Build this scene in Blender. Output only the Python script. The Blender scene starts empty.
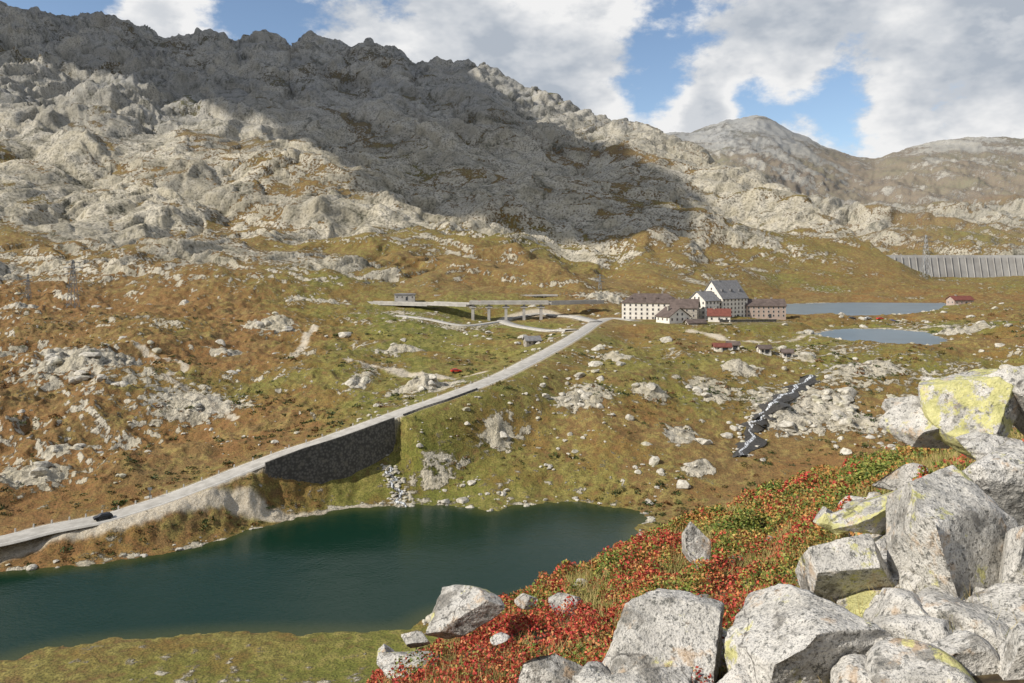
import bpy, math, random
import numpy as np
from mathutils import Vector, Matrix
random.seed(7); rng=np.random.default_rng(11)
F=1024*28/36.0; CZ=68.0; HR=265.0
scene=bpy.context.scene
L=Vector((-0.73,-0.34,0.60)).normalized()   # direction to the sun

# ------------------------------------------------------------ helpers
def site(px,py,Y):
    return np.array([(px-512)*Y/F, Y, CZ-(py-HR)*Y/F])
_g=rng.random(256)*2*np.pi; _gx=np.cos(_g); _gy=np.sin(_g)
def _hash(ix,iy,seed):
    h=(ix.astype(np.int64)*374761393+iy.astype(np.int64)*668265263+seed*1442695041)&0xffffffff
    h=((h^(h>>13))*1274126177)&0xffffffff
    return (h^(h>>16))&255
def pn(x,y,seed=0):
    ix=np.floor(x); iy=np.floor(y); fx=x-ix; fy=y-iy
    ux=fx*fx*fx*(fx*(fx*6-15)+10); uy=fy*fy*fy*(fy*(fy*6-15)+10)
    def g(a,b):
        h=_hash(ix+a,iy+b,seed); return _gx[h]*(fx-a)+_gy[h]*(fy-b)
    n0=g(0,0)*(1-ux)+g(1,0)*ux; n1=g(0,1)*(1-ux)+g(1,1)*ux
    return (n0*(1-uy)+n1*uy)*1.5
def fbm(x,y,wl,octv,seed,gain=.5):
    s=0;a=1
    for i in range(octv):
        s=s+a*pn(x/wl+17.3*i,y/wl-9.1*i,seed+i); a*=gain; wl*=.5
    return s
def ridged(x,y,wl,octv,seed,gain=.5):
    s=0;a=1
    for i in range(octv):
        s=s+a*(1-2*np.abs(pn(x/wl+7.3*i,y/wl-3.1*i,seed+i))); a*=gain; wl*=.5
    return s-.55/(1-gain)
def bil(x,y,wl,seed): return np.abs(pn(x/wl,y/wl,seed))*2.4-.55
def n3(P,seed=0):
    ip=np.floor(P).astype(np.int64); f=P-ip; u=f*f*(3-2*f); r=0
    for a in (0,1):
        for b in (0,1):
            for c in (0,1):
                h=_hash(ip[:,0]+a+(ip[:,2]+c)*57,ip[:,1]+b+(ip[:,2]+c)*131,seed)/255.0
                w=(u[:,0] if a else 1-u[:,0])*(u[:,1] if b else 1-u[:,1])*(u[:,2] if c else 1-u[:,2])
                r=r+h*w
    return r*2-1
def sstep(a,b,x):
    t=np.clip((x-a)/(b-a),0,1); return t*t*(3-2*t)
def make_mesh(name,V,Fc,mat=None,smooth=True,parent=None,link=True):
    V=np.asarray(V,dtype=np.float32); me=bpy.data.meshes.new(name)
    me.vertices.add(len(V)); me.vertices.foreach_set('co',V.ravel())
    if isinstance(Fc,np.ndarray):
        k=Fc.shape[1]; n=len(Fc)
        me.loops.add(n*k); me.loops.foreach_set('vertex_index',Fc.ravel().astype(np.int32))
        me.polygons.add(n); me.polygons.foreach_set('loop_start',np.arange(n,dtype=np.int32)*k)
    else:
        flat=[i for f in Fc for i in f]; st=np.cumsum([0]+[len(f) for f in Fc])[:-1]
        me.loops.add(len(flat)); me.loops.foreach_set('vertex_index',np.array(flat,dtype=np.int32))
        me.polygons.add(len(Fc)); me.polygons.foreach_set('loop_start',st.astype(np.int32))
    me.update(calc_edges=True)
    if smooth: me.shade_smooth()
    else: me.shade_flat()
    ob=bpy.data.objects.new(name,me)
    if mat: me.materials.append(mat)
    if link: scene.collection.objects.link(ob)
    if parent: ob.parent=parent
    return ob
def color_attr(ob,name,C):
    a=ob.data.attributes.new(name,'FLOAT_COLOR','POINT')
    C=np.concatenate([C,np.ones((len(C),1))],1).astype(np.float32); a.data.foreach_set('color',C.ravel())
def empty(name,loc,rz=0):
    e=bpy.data.objects.new(name,None); e.location=loc; e.rotation_euler=(0,0,rz); e.empty_display_size=1
    scene.collection.objects.link(e); return e

# ------------------------------------------------------------ materials
class NT:
    def __init__(s,name):
        s.m=bpy.data.materials.new(name); s.m.use_nodes=True; s.t=s.m.node_tree; s.t.nodes.clear()
        s.out=s.n('ShaderNodeOutputMaterial'); s.b=s.n('ShaderNodeBsdfPrincipled')
        s.l(s.b.outputs[0],s.out.inputs[0]); s.b.inputs['Specular IOR Level'].default_value=.25
        s.b.inputs['Roughness'].default_value=.9
    def n(s,t): return s.t.nodes.new(t)
    def l(s,a,b): s.t.links.new(a,b)
    def noise(s,scale,detail=6,rough=.55,vec=None,out=0):
        n=s.n('ShaderNodeTexNoise'); n.inputs['Scale'].default_value=scale; n.inputs['Detail'].default_value=detail
        n.inputs['Roughness'].default_value=rough
        if vec is None: vec=s.pos()
        s.l(vec,n.inputs['Vector']); return n.outputs[out]
    def pos(s):
        if not hasattr(s,'_p'): s._p=s.n('ShaderNodeNewGeometry').outputs['Position']
        return s._p
    def math(s,op,a,b=None,c=None,clamp=False):
        n=s.n('ShaderNodeMath'); n.operation=op; n.use_clamp=clamp
        for i,v in enumerate((a,b,c)):
            if v is None: continue
            if isinstance(v,(int,float)): n.inputs[i].default_value=v
            else: s.l(v,n.inputs[i])
        return n.outputs[0]
    def rng(s,v,a,b,c=0,d=1,smooth=True):
        n=s.n('ShaderNodeMapRange'); n.interpolation_type='SMOOTHSTEP' if smooth else 'LINEAR'
        s.l(v,n.inputs['Value'])
        for k,x in zip(('From Min','From Max','To Min','To Max'),(a,b,c,d)): n.inputs[k].default_value=x
        return n.outputs[0]
    def mix(s,f,a,b,mode='MIX'):
        n=s.n('ShaderNodeMix'); n.data_type='RGBA'; n.blend_type=mode
        for sock,v in ((n.inputs[0],f),(n.inputs[6],a),(n.inputs[7],b)):
            if isinstance(v,(int,float)): sock.default_value=v
            elif isinstance(v,tuple): sock.default_value=(*v,1)
            else: s.l(v,sock)
        return n.outputs[2]
    def bump(s,h,dist,strength=1.0,nrm=None):
        n=s.n('ShaderNodeBump'); n.inputs['Distance'].default_value=dist; n.inputs['Strength'].default_value=strength
        s.l(h,n.inputs['Height'])
        if nrm: s.l(nrm,n.inputs['Normal'])
        return n.outputs[0]
    def attr(s,name):
        a=s.n('ShaderNodeAttribute'); a.attribute_name=name; return a
def simple(name,col,rough=.85,var=.25,scale=1.0,metal=0,spec=.25):
    m=NT(name); n=m.noise(scale,4,.6)
    c=m.mix(m.rng(n,.3,.7),tuple(x*(1-var) for x in col),tuple(min(1,x*(1+var)) for x in col))
    m.l(c,m.b.inputs['Base Color']); m.b.inputs['Roughness'].default_value=rough; m.b.inputs['Metallic'].default_value=metal
    m.b.inputs['Specular IOR Level'].default_value=spec
    return m.m

# terrain material
T=NT('alpine_ground'); a=T.attr('mask'); sep=T.n('ShaderNodeSeparateColor'); T.l(a.outputs['Color'],sep.inputs[0])
R_,G_,B_=sep.outputs
a2=T.attr('mask2'); sep2=T.n('ShaderNodeSeparateColor'); T.l(a2.outputs['Color'],sep2.inputs[0])
Fgd,Dirt,Haze=sep2.outputs
a3=T.attr('mask3'); sep3=T.n('ShaderNodeSeparateColor'); T.l(a3.outputs['Color'],sep3.inputs[0])
Crev,Warm,Band=sep3.outputs
n1=T.noise(.33,6,.66); n2=T.noise(.045,5,.64); n4=T.noise(2.6,3,.6)
nm=T.math('ADD',T.math('MULTIPLY',n1,.6),T.math('MULTIPLY',n2,.4))
rk=T.rng(T.math('ADD',R_,T.math('MULTIPLY',T.math('SUBTRACT',nm,.5),2.2)),.44,.56)
gr=T.rng(T.math('ADD',G_,T.math('MULTIPLY',T.math('SUBTRACT',nm,.5),2.4)),.28,.74)
grass=T.mix(gr,(.205,.124,.048),(.160,.166,.032))
straw=T.rng(n1,.43,.65); grass=T.mix(T.math('MULTIPLY',straw,.62),grass,(.38,.295,.10))
warm=T.rng(T.math('ADD',n2,T.math('MULTIPLY',Warm,.18)),.50,.66); grass=T.mix(T.math('MULTIPLY',warm,.55),grass,(.25,.115,.040))
dk=T.rng(n4,.36,.56,0,1); grass=T.mix(T.math('SUBTRACT',1,dk),grass,T.mix(.60,grass,(.034,.036,.012)))
rockc=T.mix(T.rng(n1,.33,.57),(.15,.138,.112),(.61,.555,.445))
rockc=T.mix(T.rng(n2,.42,.62),rockc,T.mix(.5,rockc,(.46,.40,.27)))
rockc=T.mix(T.rng(n4,.52,.70),rockc,T.mix(.55,rockc,(.14,.13,.11)))
rockc=T.mix(Band,rockc,T.mix(.42,rockc,(.22,.20,.15)))
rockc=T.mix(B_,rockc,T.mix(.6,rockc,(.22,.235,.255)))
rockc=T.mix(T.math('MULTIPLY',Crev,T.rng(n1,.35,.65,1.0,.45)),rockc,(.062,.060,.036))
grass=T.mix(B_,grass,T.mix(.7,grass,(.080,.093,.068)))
col=T.mix(rk,grass,rockc)
col=T.mix(Dirt,col,T.mix(T.rng(n4,.3,.7),(.38,.32,.23),(.56,.50,.40)))
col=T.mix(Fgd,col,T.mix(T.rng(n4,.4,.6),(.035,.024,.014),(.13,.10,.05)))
col=T.mix(T.math('MULTIPLY',Haze,.28),col,(.27,.31,.37))  # aerial haze painted into the ground colour, bluish on distant slopes
T.l(col,T.b.inputs['Base Color'])
h=T.math('MULTIPLY',n1,T.rng(rk,0,1,.35,1.0))
bn=T.bump(h,3.4,.95); T.l(bn,T.b.inputs['Normal'])
M_ter=T.m

def granite(name,lich,base=(.56,.535,.485)):
    m=NT(name); tc=m.pos()
    nA=m.noise(1.7,5,.6); nB=m.noise(9,6,.68); nC=m.noise(80,2,.6); nD=m.noise(3.3,6,.7)
    c=m.mix(m.rng(nB,.30,.62),tuple(x*.55 for x in base),base)
    c=m.mix(m.rng(nA,.42,.60),c,m.mix(.6,c,(.72,.69,.64)))
    c=m.mix(m.rng(nD,.52,.62,0,.8),c,(.20,.185,.16))
    c=m.mix(m.rng(nC,.50,.66,0,.8),c,m.mix(.65,c,(.10,.095,.09)))
    nE=m.noise(26,4,.7); c=m.mix(m.rng(nE,.55,.63,0,.85),c,(.11,.11,.10))
    nO=m.noise(4.5,4,.7); c=m.mix(m.rng(nO,.56,.68,0,.55),c,(.45,.29,.15))
    nL=m.noise(2.6,6,.72); c=m.mix(m.rng(nL,.60-lich,.66-lich,0,.85),c,m.mix(m.rng(nB,.3,.7),(.38,.37,.13),(.66,.62,.25)))
    v=m.n('ShaderNodeTexVoronoi'); v.feature='DISTANCE_TO_EDGE'; v.inputs['Scale'].default_value=.55
    wv=m.n('ShaderNodeVectorMath'); wv.operation='ADD'; m.l(tc,wv.inputs[0])
    sc=m.n('ShaderNodeVectorMath'); sc.operation='SCALE'; sc.inputs['Scale'].default_value=.8; m.l(m.noise(1.8,4,.6,out=1),sc.inputs[0]); m.l(sc.outputs[0],wv.inputs[1]); m.l(wv.outputs[0],v.inputs['Vector'])
    crack=m.rng(v.outputs['Distance'],0,.008); c=m.mix(crack,m.mix(.7,c,(.05,.045,.04)),c)
    m.l(c,m.b.inputs['Base Color'])
    h=m.math('ADD',m.math('MULTIPLY',nB,.6),m.math('MULTIPLY',nC,.10))
    bn=m.bump(h,.085,1.0); bn=m.bump(nA,.18,.5,bn); m.l(bn,m.b.inputs['Normal'])
    return m.m
M_gran=granite('granite',.02); M_lich=granite('granite_lichen',.12)
m=NT('boulder_rock'); n=m.noise(.9,5,.65); nn=m.noise(.15,3,.5)
c=m.mix(m.rng(n,.3,.66),(.25,.23,.19),(.60,.56,.48)); c=m.mix(m.rng(nn,.5,.7,0,.5),c,(.38,.35,.19)); m.l(c,m.b.inputs['Base Color'])
m.l(m.bump(n,.5,.8),m.b.inputs['Normal']); M_field=m.m

# ------------------------------------------------------------ terrain heights
keys=np.arange(-128,1153,128)
near={-128:[(1,66.4),(6,63),(10,60),(20,53),(60,27),(108,4),(126,.8)],
 0:[(1,66.4),(6,63.3),(10,60.5),(20,54),(60,28),(110,3),(128,.6)],
 128:[(1,66.4),(6,63.4),(10,61),(20,54),(60,28),(112,3),(128,.6)],
 256:[(1,66.4),(6,63.7),(9,62.3),(15,58),(60,28),(112,3),(129,.6)],
 384:[(1,66.4),(6,64.4),(8.5,63.5),(11,62.2),(16,58.5),(60,30),(115,3),(132,.6)],
 512:[(1,66.4),(5,65.0),(9,63.95),(12,62.85),(18,59),(60,32),(115,6),(150,.4)],
 640:[(1,66.4),(5,65.2),(8,64.55),(12,63.7),(15,62.7),(22,58),(60,34),(115,10),(158,.5)],
 768:[(1,66.4),(5,65.5),(8,64.9),(12,64.2),(17,63.25),(27,57),(60,38),(115,14),(170,5),(200,3)],
 896:[(1,66.4),(5,65.85),(8,65.5),(13,64.8),(17,63.8),(27,57),(60,40),(115,17),(170,7),(200,4)],
 1024:[(1,66.4),(5,66.0),(8,65.8),(12,65.5),(17,63.5),(27,58),(60,42),(115,22),(170,10),(200,7)],
 1152:[(1,66.4),(5,66.1),(8,66),(12,65.8),(17,64),(27,59),(60,44),(115,26),(170,14),(200,10)]}
far_={-128:[(150,0),(174,0),(184,4),(200,8),(230,16),(280,25),(350,35),(420,43),(500,47),(900,50)],
 0:[(136,0),(178,0),(184,4),(200,8),(230,14),(280,23),(350,33),(420,40),(500,44),(900,50)],
 128:[(145,0),(186,0),(197,7),(215,12),(250,19.5),(300,28),(360,34),(420,38.5),(500,43),(900,50)],
 256:[(147,0),(206,0),(216,6),(223,11),(240,16),(280,23),(340,30),(420,36),(500,41),(900,50)],
 384:[(148,0),(225,0),(238,7),(243,10),(254,20),(280,22.5),(330,27),(400,31),(460,34),(520,38),(900,50)],
 512:[(161,0),(222,0),(240,6),(255,12),(275,20),(292,26),(350,29),(420,32),(480,34),(540,38),(900,48)],
 640:[(180,0),(219,0),(230,4),(250,12),(275,20),(310,27),(360,32),(430,35),(470,36),(540,37),(900,46)],
 768:[(225,4),(250,10),(275,18),(300,24),(350,31),(400,34),(430,35),(480,36.5),(525,35),(710,35),(800,39),(900,43)],
 896:[(225,8),(250,14),(280,21),(310,27),(335,32),(440,33),(480,36),(525,35),(690,35),(760,38),(900,42)],
 1024:[(225,12),(260,22),(300,30),(340,35),(400,38.5),(480,40),(600,41),(760,43),(900,47)],
 1152:[(225,15),(260,25),(300,33),(340,37),(400,40.5),(480,42),(600,43),(760,45),(900,50)]}
Yr_=np.concatenate([np.geomspace(1.0,126,200,endpoint=False),np.linspace(126,300,290,endpoint=False),np.geomspace(300,560,170,endpoint=False),
   np.geomspace(560,2050,430,endpoint=False),np.geomspace(2050,3500,90,endpoint=False),np.geomspace(3500,14000,16)])
S_=np.concatenate([np.linspace(-2.2,-.72,36,endpoint=False),np.linspace(-.72,.74,960),np.linspace(.74,2.2,37)[1:]])
NR,NC=len(Yr_),len(S_); PX=512+S_*F
lY=np.log(Yr_)
K=np.zeros((NR,len(keys)))
for j,k in enumerate(keys):
    pts=near[k]+far_[k]; py_=np.array([p[0] for p in pts]); pz=np.array([p[1] for p in pts])
    z=np.interp(lY,np.log(py_),pz)
    ker=np.hanning(15); ker/=ker.sum(); z=np.convolve(np.pad(z,7,mode='edge'),ker,'valid'); K[:,j]=z
t=np.clip((PX+128)/128,0,len(keys)-1.0001); i1=np.floor(t).astype(int); f=t-i1
i0=np.clip(i1-1,0,10); i2=np.clip(i1+1,0,10); i3=np.clip(i1+2,0,10)
p0,p1,p2,p3=K[:,i0],K[:,i1],K[:,i2],K[:,i3]
Z=.5*(2*p1+(p2-p0)*f+(2*p0-5*p1+4*p2-p3)*f**2+(3*p1-p0-3*p2+p3)*f**3)
X=S_[None,:]*Yr_[:,None]; Y=np.repeat(Yr_[:,None],NC,1)
# mountains
rx=[-900,-150,0,60,110,130,165,190,205,225,240,262,290,310,350,370,400,415,440,480,520,560,600,640,680,720,760,800,840,870,890,930,960,1024,1200]
ry=[60,8,2,14,10,20,34,36,31,36,42,28,44,32,50,41,50,64,60,61,85,103,118,128,148,165,180,200,226,245,257,276,280,278,276]
bx=[-900,560,600,632,646,660,690,720,740,750,757,766,775,790,820,850,875,900,925,950,980,1024,1200]
by=[170,170,160,142,131,131,131,121,118,115,114,116,120,128,143,155,158,150,143,139,136,137,145]
RP=np.interp(PX,rx,ry); BP=np.interp(PX,bx,by)
RY=np.interp(PX,[-150,300,520,640,768,860,900,1024],[1750,1850,1750,1600,1300,1080,980,960])
YB=np.interp(PX,[600,700,780],[520,560,780])
MY=np.interp(PX,[0,640,768,880,900],[900,950,960,900,890]); MP=np.interp(PX,[-150,0,256,384,512,640,768,880,930,1024],[195,205,215,228,240,248,262,278,285,285])
Zm=np.zeros_like(Z)
for c in range(NC):
    zb=np.interp(YB[c],Yr_,Z[:,c]); pb=HR+(CZ-zb)*F/YB[c]
    ys=[YB[c],MY[c],(MY[c]*RY[c])**.5,RY[c],RY[c]*1.15,RY[c]*1.3,3150,3500,5000,14000]
    ps=[pb,MP[c],(MP[c]+RP[c])/2+6,RP[c],RP[c]+32,RP[c]+36,BP[c],BP[c]+10,240,268]
    ppA=np.interp(lY,np.log(ys),ps)
    my=min(MY[c]+5,RY[c]-20)
    ys=[YB[c],my,RY[c],RY[c]*1.04,1200,1230,1330,2000,3150,3500,5000,14000]
    ps=[pb,MP[c],RP[c],RP[c]+5,max(280,RP[c]+6),262,260,215,BP[c],BP[c]+10,240,268]
    ppB=np.interp(lY,np.log(ys),ps); wb=float(sstep(835,885,PX[c]))
    pp=ppA*(1-wb)+ppB*wb
    Zm[:,c]=CZ-(pp-HR)*Yr_/F
w=sstep(YB[None,:]*.93,YB[None,:]*1.08,Y); Z=Z*(1-w)+Zm*w
Mt=sstep(.98,1.35,Y/YB[None,:])            # mountain factor
dr=np.abs(np.log(Y/RY[None,:])); db=np.abs(np.log(Y/3150))
edge=np.minimum(sstep(0,.22,dr)*.8+.2,sstep(0,.2,db)*.85+.15)
# glacier-polished mountain relief, applied along the surface normal
wx=X+28*fbm(X,Y,160,2,90); wy=Y+28*fbm(X,Y,160,2,95)
q_=(Y+Z)*.75; wq=q_+26*fbm(X,q_,140,3,97)+4*fbm(X,q_,22,3,98); wxx=X+26*fbm(X,q_,140,3,99)+4*fbm(X,q_,22,3,96)
al=(wxx*.86-wq*.50)/2.6; ac=(wxx*.50+wq*.86)
al2=(wxx*.80+wq*.60)/2.2; ac2=(-wxx*.60+wq*.80)
b300=bil(al,ac,270,3); b120=bil(al,ac,105,4); b50=bil(al2,ac2,50,5); b22=bil(al,ac,22,6); b10=bil(al2,ac2,11,7)
gul=ridged(wxx,wq*.35,230,3,12,.5)
farf=sstep(2050,2300,Y)
fr=np.interp(PX,[700,900],[1,.45])[None,:]
nearr=np.where(Y<RY[None,:]*1.1,fr,1)
pxl=np.interp(PX,[150,420],[.75,.30])[None,:]
lowz=sstep(1.0,1.9,Y/YB[None,:]); lowz=lowz+(1-lowz)*pxl
rough=.6+.8*sstep(-.3,.4,fbm(X,q_,300,2,88))
crag=1-sstep(60,170,HR+(CZ-Z)*F/Y)           # craggier near the summits
step_=pn(al/150,ac/38,17); stepr=sstep(-.05,.05,step_)*6; step2=pn(al2/60,ac2/22,19); stepr=stepr+sstep(-.05,.05,step2)*2.6   # slab edges
H=((20*b300*edge+17*gul*edge+14*b120*(edge*.7+.3))*lowz+ (5.4*b50+2.4*b22+.9*b10+stepr)*rough*(.35+.65*lowz)+crag*(10*ridged(wxx,wq*.6,60,3,15,.55)))*Mt*nearr
Hf=(26*ridged(X,q_*.6,420,2,31,.5)*edge+13*ridged(X,q_*.7,130,4,33,.6)*(.3+.7*edge))
H=H*(1-farf)+Hf*farf
gy_=np.gradient(Z,axis=0)/np.gradient(Y,axis=0); gx_=np.gradient(Z,axis=1)/np.gradient(X,axis=1); ln=np.sqrt(1+gy_**2+gx_**2)
DX,DY,DZ=-gx_/ln*H,-gy_/ln*H,H/ln
# valley relief
val=sstep(128,150,Y)*(1-Mt*.8)
vn=3.0*fbm(X,Y,75,2,41)+1.7*ridged(wx*.7,Y,30,3,45,.55)+.6*ridged(X,Y,9,3,49,.55)
lumpy=np.interp(PX,[0,300,420,560,1000],[2.0,1.45,.85,.85,1.05])[None,:]
vamp=val*lumpy*(.25+.75*sstep(2,16,Z))
lake_px=[(-120,575),(0,571),(60,568),(130,559),(170,552),(200,545),(230,537),(250,530),(300,518),(345,509),(400,506),(440,505),(470,508),(490,512),(505,507),(530,504),(570,502),(610,507),(645,514),(636,532),(634,545),(620,562),(585,580),(520,598),(440,612),(400,629),(330,632),(230,632),(150,637),(60,646),(0,662),(-80,690),(-200,690)]
def poly_w(pl,zl): return np.array([[(px-512)*((CZ-zl)*F/(py-HR))/F,(CZ-zl)*F/(py-HR)] for px,py in pl])
def sdf(X,Y,P):
    d=np.full(X.shape,1e9); ins=np.zeros(X.shape,bool); n=len(P)
    for i in range(n):
        x0,y0=P[i]; x1,y1=P[(i+1)%n]; ex,ey=x1-x0,y1-y0
        tt=np.clip(((X-x0)*ex+(Y-y0)*ey)/(ex*ex+ey*ey+1e-9),0,1)
        d=np.minimum(d,np.hypot(X-x0-tt*ex,Y-y0-tt*ey))
        cnd=((y0>Y)!=(y1>Y))&(X<(x1-x0)*(Y-y0)/(y1-y0+1e-12)+x0); ins^=cnd
    return np.where(ins,-d,d)
lakes=[('lake',lake_px,0.0),
 ('mountain_lake',[(782,304),(850,302.5),(945,303),(950,309),(900,315),(840,316),(785,314)],35.0),
 ('pond',[(812,334),(840,329),(885,329),(925,332),(948,340),(930,346),(890,345),(850,341)],33.0)]
rock_sp=[(80,365,40,12),(60,350,25,7),(200,392,36,9),(270,325,28,9),(360,382,12,9),(430,387,30,8),(582,400,24,9),(830,405,34,14),(680,430,18,7),(25,478,30,8),(602,300,30,9),(500,440,10,4),(130,355,26,5),(710,388,14,5),(775,410,18,14),(620,360,12,4),(20,345,26,4),(900,420,30,8),(320,300,30,3),(985,420,25,8),
 (30,305,30,5),(230,345,20,4),(60,440,18,5),(400,350,22,3),(650,395,14,4),(740,370,16,4),(870,370,24,5),(960,330,26,4),(700,470,16,4)]
rd=[(-140,556,4),(-60,549,4.5),(0,540,5),(50,528,5.5),(102,518,6),(140,507,7),(170,497,8),(210,482,9.8),(250,466,12),(290,451,14.6),(330,438,17),(380,420,20),(410,409,22),(440,399,24),(475,386,26.5),(500,376,28),(530,361,30.5),(560,345,33),(580,333,34.8),(597,322,36),(612,318,36.2),(635,320.5,36.2)]
def cat(P,n):
    P=np.array(P,float); Q=np.vstack([2*P[0]-P[1],P,2*P[-1]-P[-2]]); out=[]
    for i in range(1,len(Q)-2):
        for k in range(n):
            t=k/n; out.append(.5*(2*Q[i]+(Q[i+1]-Q[i-1])*t+(2*Q[i-1]-5*Q[i]+4*Q[i+1]-Q[i+2])*t*t+(3*Q[i]-Q[i-1]-3*Q[i+1]+Q[i+2])*t**3))
    out.append(P[-1]); return np.array(out)
main=cat([site(px,py,(CZ-z)*F/(py-HR)) for px,py,z in rd],16)
def hit0(px,py,Ymin=126,Ymax=3200):
    c=int(np.argmin(np.abs(PX-px))); pp=HR+(CZ-Z[:,c])*F/Yr_
    ok=np.where((Yr_>=Ymin)&(Yr_<Ymax)&(pp<=py))[0]
    i=ok[0] if len(ok) else len(Yr_)-20
    return site(px,HR+(CZ-Z[i,c])*F/Yr_[i],Yr_[i])
ww=np.exp(-(((X+3)/38)**4))*sstep(400,445,Y)*(1-sstep(524,545,Y)); Z=Z*(1-ww)+np.minimum(Z,31.5)*ww
def path_w(pts,ymin=150): return cat([hit0(px,py,ymin) for px,py in pts],10)
side_road=path_w([(596,325),(575,317),(548,315),(520,317),(503,321),(515,326),(548,331),(572,336)],300)
old_road=path_w([(398,316),(430,320),(465,326),(500,322)],300)
paths=[(path_w([(0,553),(60,541),(130,523),(170,514),(230,511),(300,508),(365,505)]),2.4),
       (path_w([(345,362),(380,370),(410,374),(440,376),(480,377)]),2.8),
       (path_w([(285,352),(300,345),(305,335),(318,328)]),2.2),
       (path_w([(165,372),(185,362),(150,350),(110,345)]),1.5),
       (path_w([(165,372),(200,385),(235,405)]),1.4),
       (path_w([(690,330),(730,338),(780,340),(830,330)],300),2.4),
       (side_road,4.4),(old_road,3.0)]
def near_poly(P3,maxd):
    x0,x1=P3[:,0].min()-maxd,P3[:,0].max()+maxd; y0,y1=P3[:,1].min()-maxd,P3[:,1].max()+maxd
    idx=np.where((X>x0)&(X<x1)&(Y>y0)&(Y<y1)); qx,qy=X[idx],Y[idx]; n=len(qx)
    D=np.empty(n);J=np.empty(n,int)
    for s in range(0,n,20000):
        d=(qx[s:s+20000,None]-P3[None,:,0])**2+(qy[s:s+20000,None]-P3[None,:,1])**2
        j=d.argmin(1); J[s:s+20000]=j; D[s:s+20000]=np.sqrt(d[np.arange(len(j)),j])
    T_=np.gradient(P3[:,:2],axis=0); side=T_[J,0]*(qy-P3[J,1])-T_[J,1]*(qx-P3[J,0])
    k=D<maxd
    return (idx[0][k],idx[1][k]),D[k],J[k],side[k]
RD=near_poly(main,26)
rocks=np.zeros_like(Z)
for px,py,a_,b_ in rock_sp:
    p=hit0(px,py); sx=a_*p[1]/F; sy=b_*p[1]/F*3.0
    m_=(np.abs(X-p[0])<sx*2.5)&(np.abs(Y-p[1])<sy*2.5)
    g=np.exp(-((X[m_]-p[0])/sx)**2-((Y[m_]-p[1])/sy)**2); rocks[m_]+=g
rocks=np.clip(rocks,0,1)
damp=np.ones_like(Z)
idx,D,J,side=RD; damp[idx]=np.minimum(damp[idx],sstep(5,24,D))
for P3,wd in paths[-2:]:
    ix,Dd,Jj,_=near_poly(P3,14); damp[ix]=np.minimum(damp[ix],sstep(3,13,Dd))
PADS=[(655,322,36.3,34),(700,322,36.3,30),(735,322,36.3,34),(770,322,36.2,26)]
for px,py,zz,r in PADS:
    p=site(px,py,(CZ-zz)*F/(py-HR)); d=np.hypot(X-p[0],(Y-p[1])); ww=1-sstep(r*.6,r,d); Z=Z*(1-ww)+(zz-.1)*ww; damp*=(1-ww)
Z=Z+vn*vamp*damp
rockrel=(1.4+2.2*(bil(wx,wy,16,61)+.5*bil(wx,wy,7,62)+.25*bil(X,Y,3,63)))
Z=Z+rocks*damp*rockrel*sstep(0,10,Z)
fgm=1-sstep(20,40,Y); Z=Z+fgm*(.07*fbm(X,Y,2.2,3,71)+ .02*fbm(X,Y,.5,2,73))*sstep(2,4,Y)+ (sstep(20,40,Y)-sstep(110,128,Y))*1.5*ridged(X,Y,14,3,75)
wall_lo,wall_hi=258,386
pxm=512+main[:,0]/main[:,1]*F
inw=sstep(wall_lo-6,wall_lo+14,pxm)*(1-sstep(wall_hi-2,wall_hi+8,pxm))
idx,D,J,side=RD
base=Z[idx]; rz=main[J,2]
blend=1-sstep(4.0,24,D)
zb=base*(1-blend)+(rz-.14)*blend
wl=(side<0)*inw[J]
bl2=1-sstep(3.9,4.25,D); zw=np.minimum(base,rz-1.0)*(1-bl2)+(rz-.14)*bl2
Z[idx]=zb*(1-wl)+zw*wl
nearroad=np.zeros_like(Z); nearroad[idx]=1-sstep(12,26,D)
dirt=np.zeros_like(Z)
dirt[idx]=np.maximum(dirt[idx],(1-sstep(3.9,4.8,D))*.7)
for P3,wd in paths:
    ix,Dd,Jj,_=near_poly(P3,wd*2.2+1)
    dirt[ix]=np.maximum(dirt[ix],1-sstep(wd*.7,wd*1.3,Dd+.5*pn(X[ix]/2,Y[ix]/2,5)))
lake_polys=[]; lakeD=np.full_like(Z,1e3)
for nm_,pl,zl in lakes:
    P=poly_w(pl,zl); 
    if zl==0: P=cat(np.vstack([P,P[:1]]),5)[:-1]
    lake_polys.append((nm_,P,zl))
    x0,y0=P.min(0)-40; x1,y1=P.max(0)+40; ix=np.where((X>x0)&(X<x1)&(Y>y0)&(Y<y1))
    d=sdf(X[ix],Y[ix],P)+(1.8*pn(X[ix]/7,Y[ix]/7,8)+.9*pn(X[ix]/2.3,Y[ix]/2.3,9)); z=Z[ix]; lakeD[ix]=np.minimum(lakeD[ix],d)
    zi=zl-.05-np.clip(-d*.28,0,5)
    fw=14 if zl==0 else 10
    cap=zl+.05-np.clip(d-fw,0,99)*.6
    zo=np.maximum(z,cap)*sstep(0,fw,d)+(zl+.04+.12*d)*(1-sstep(0,fw,d))
    Z[ix]=np.where(d<0,zi,np.where(d<fw,np.maximum(zo,zl+.04),zo))
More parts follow.
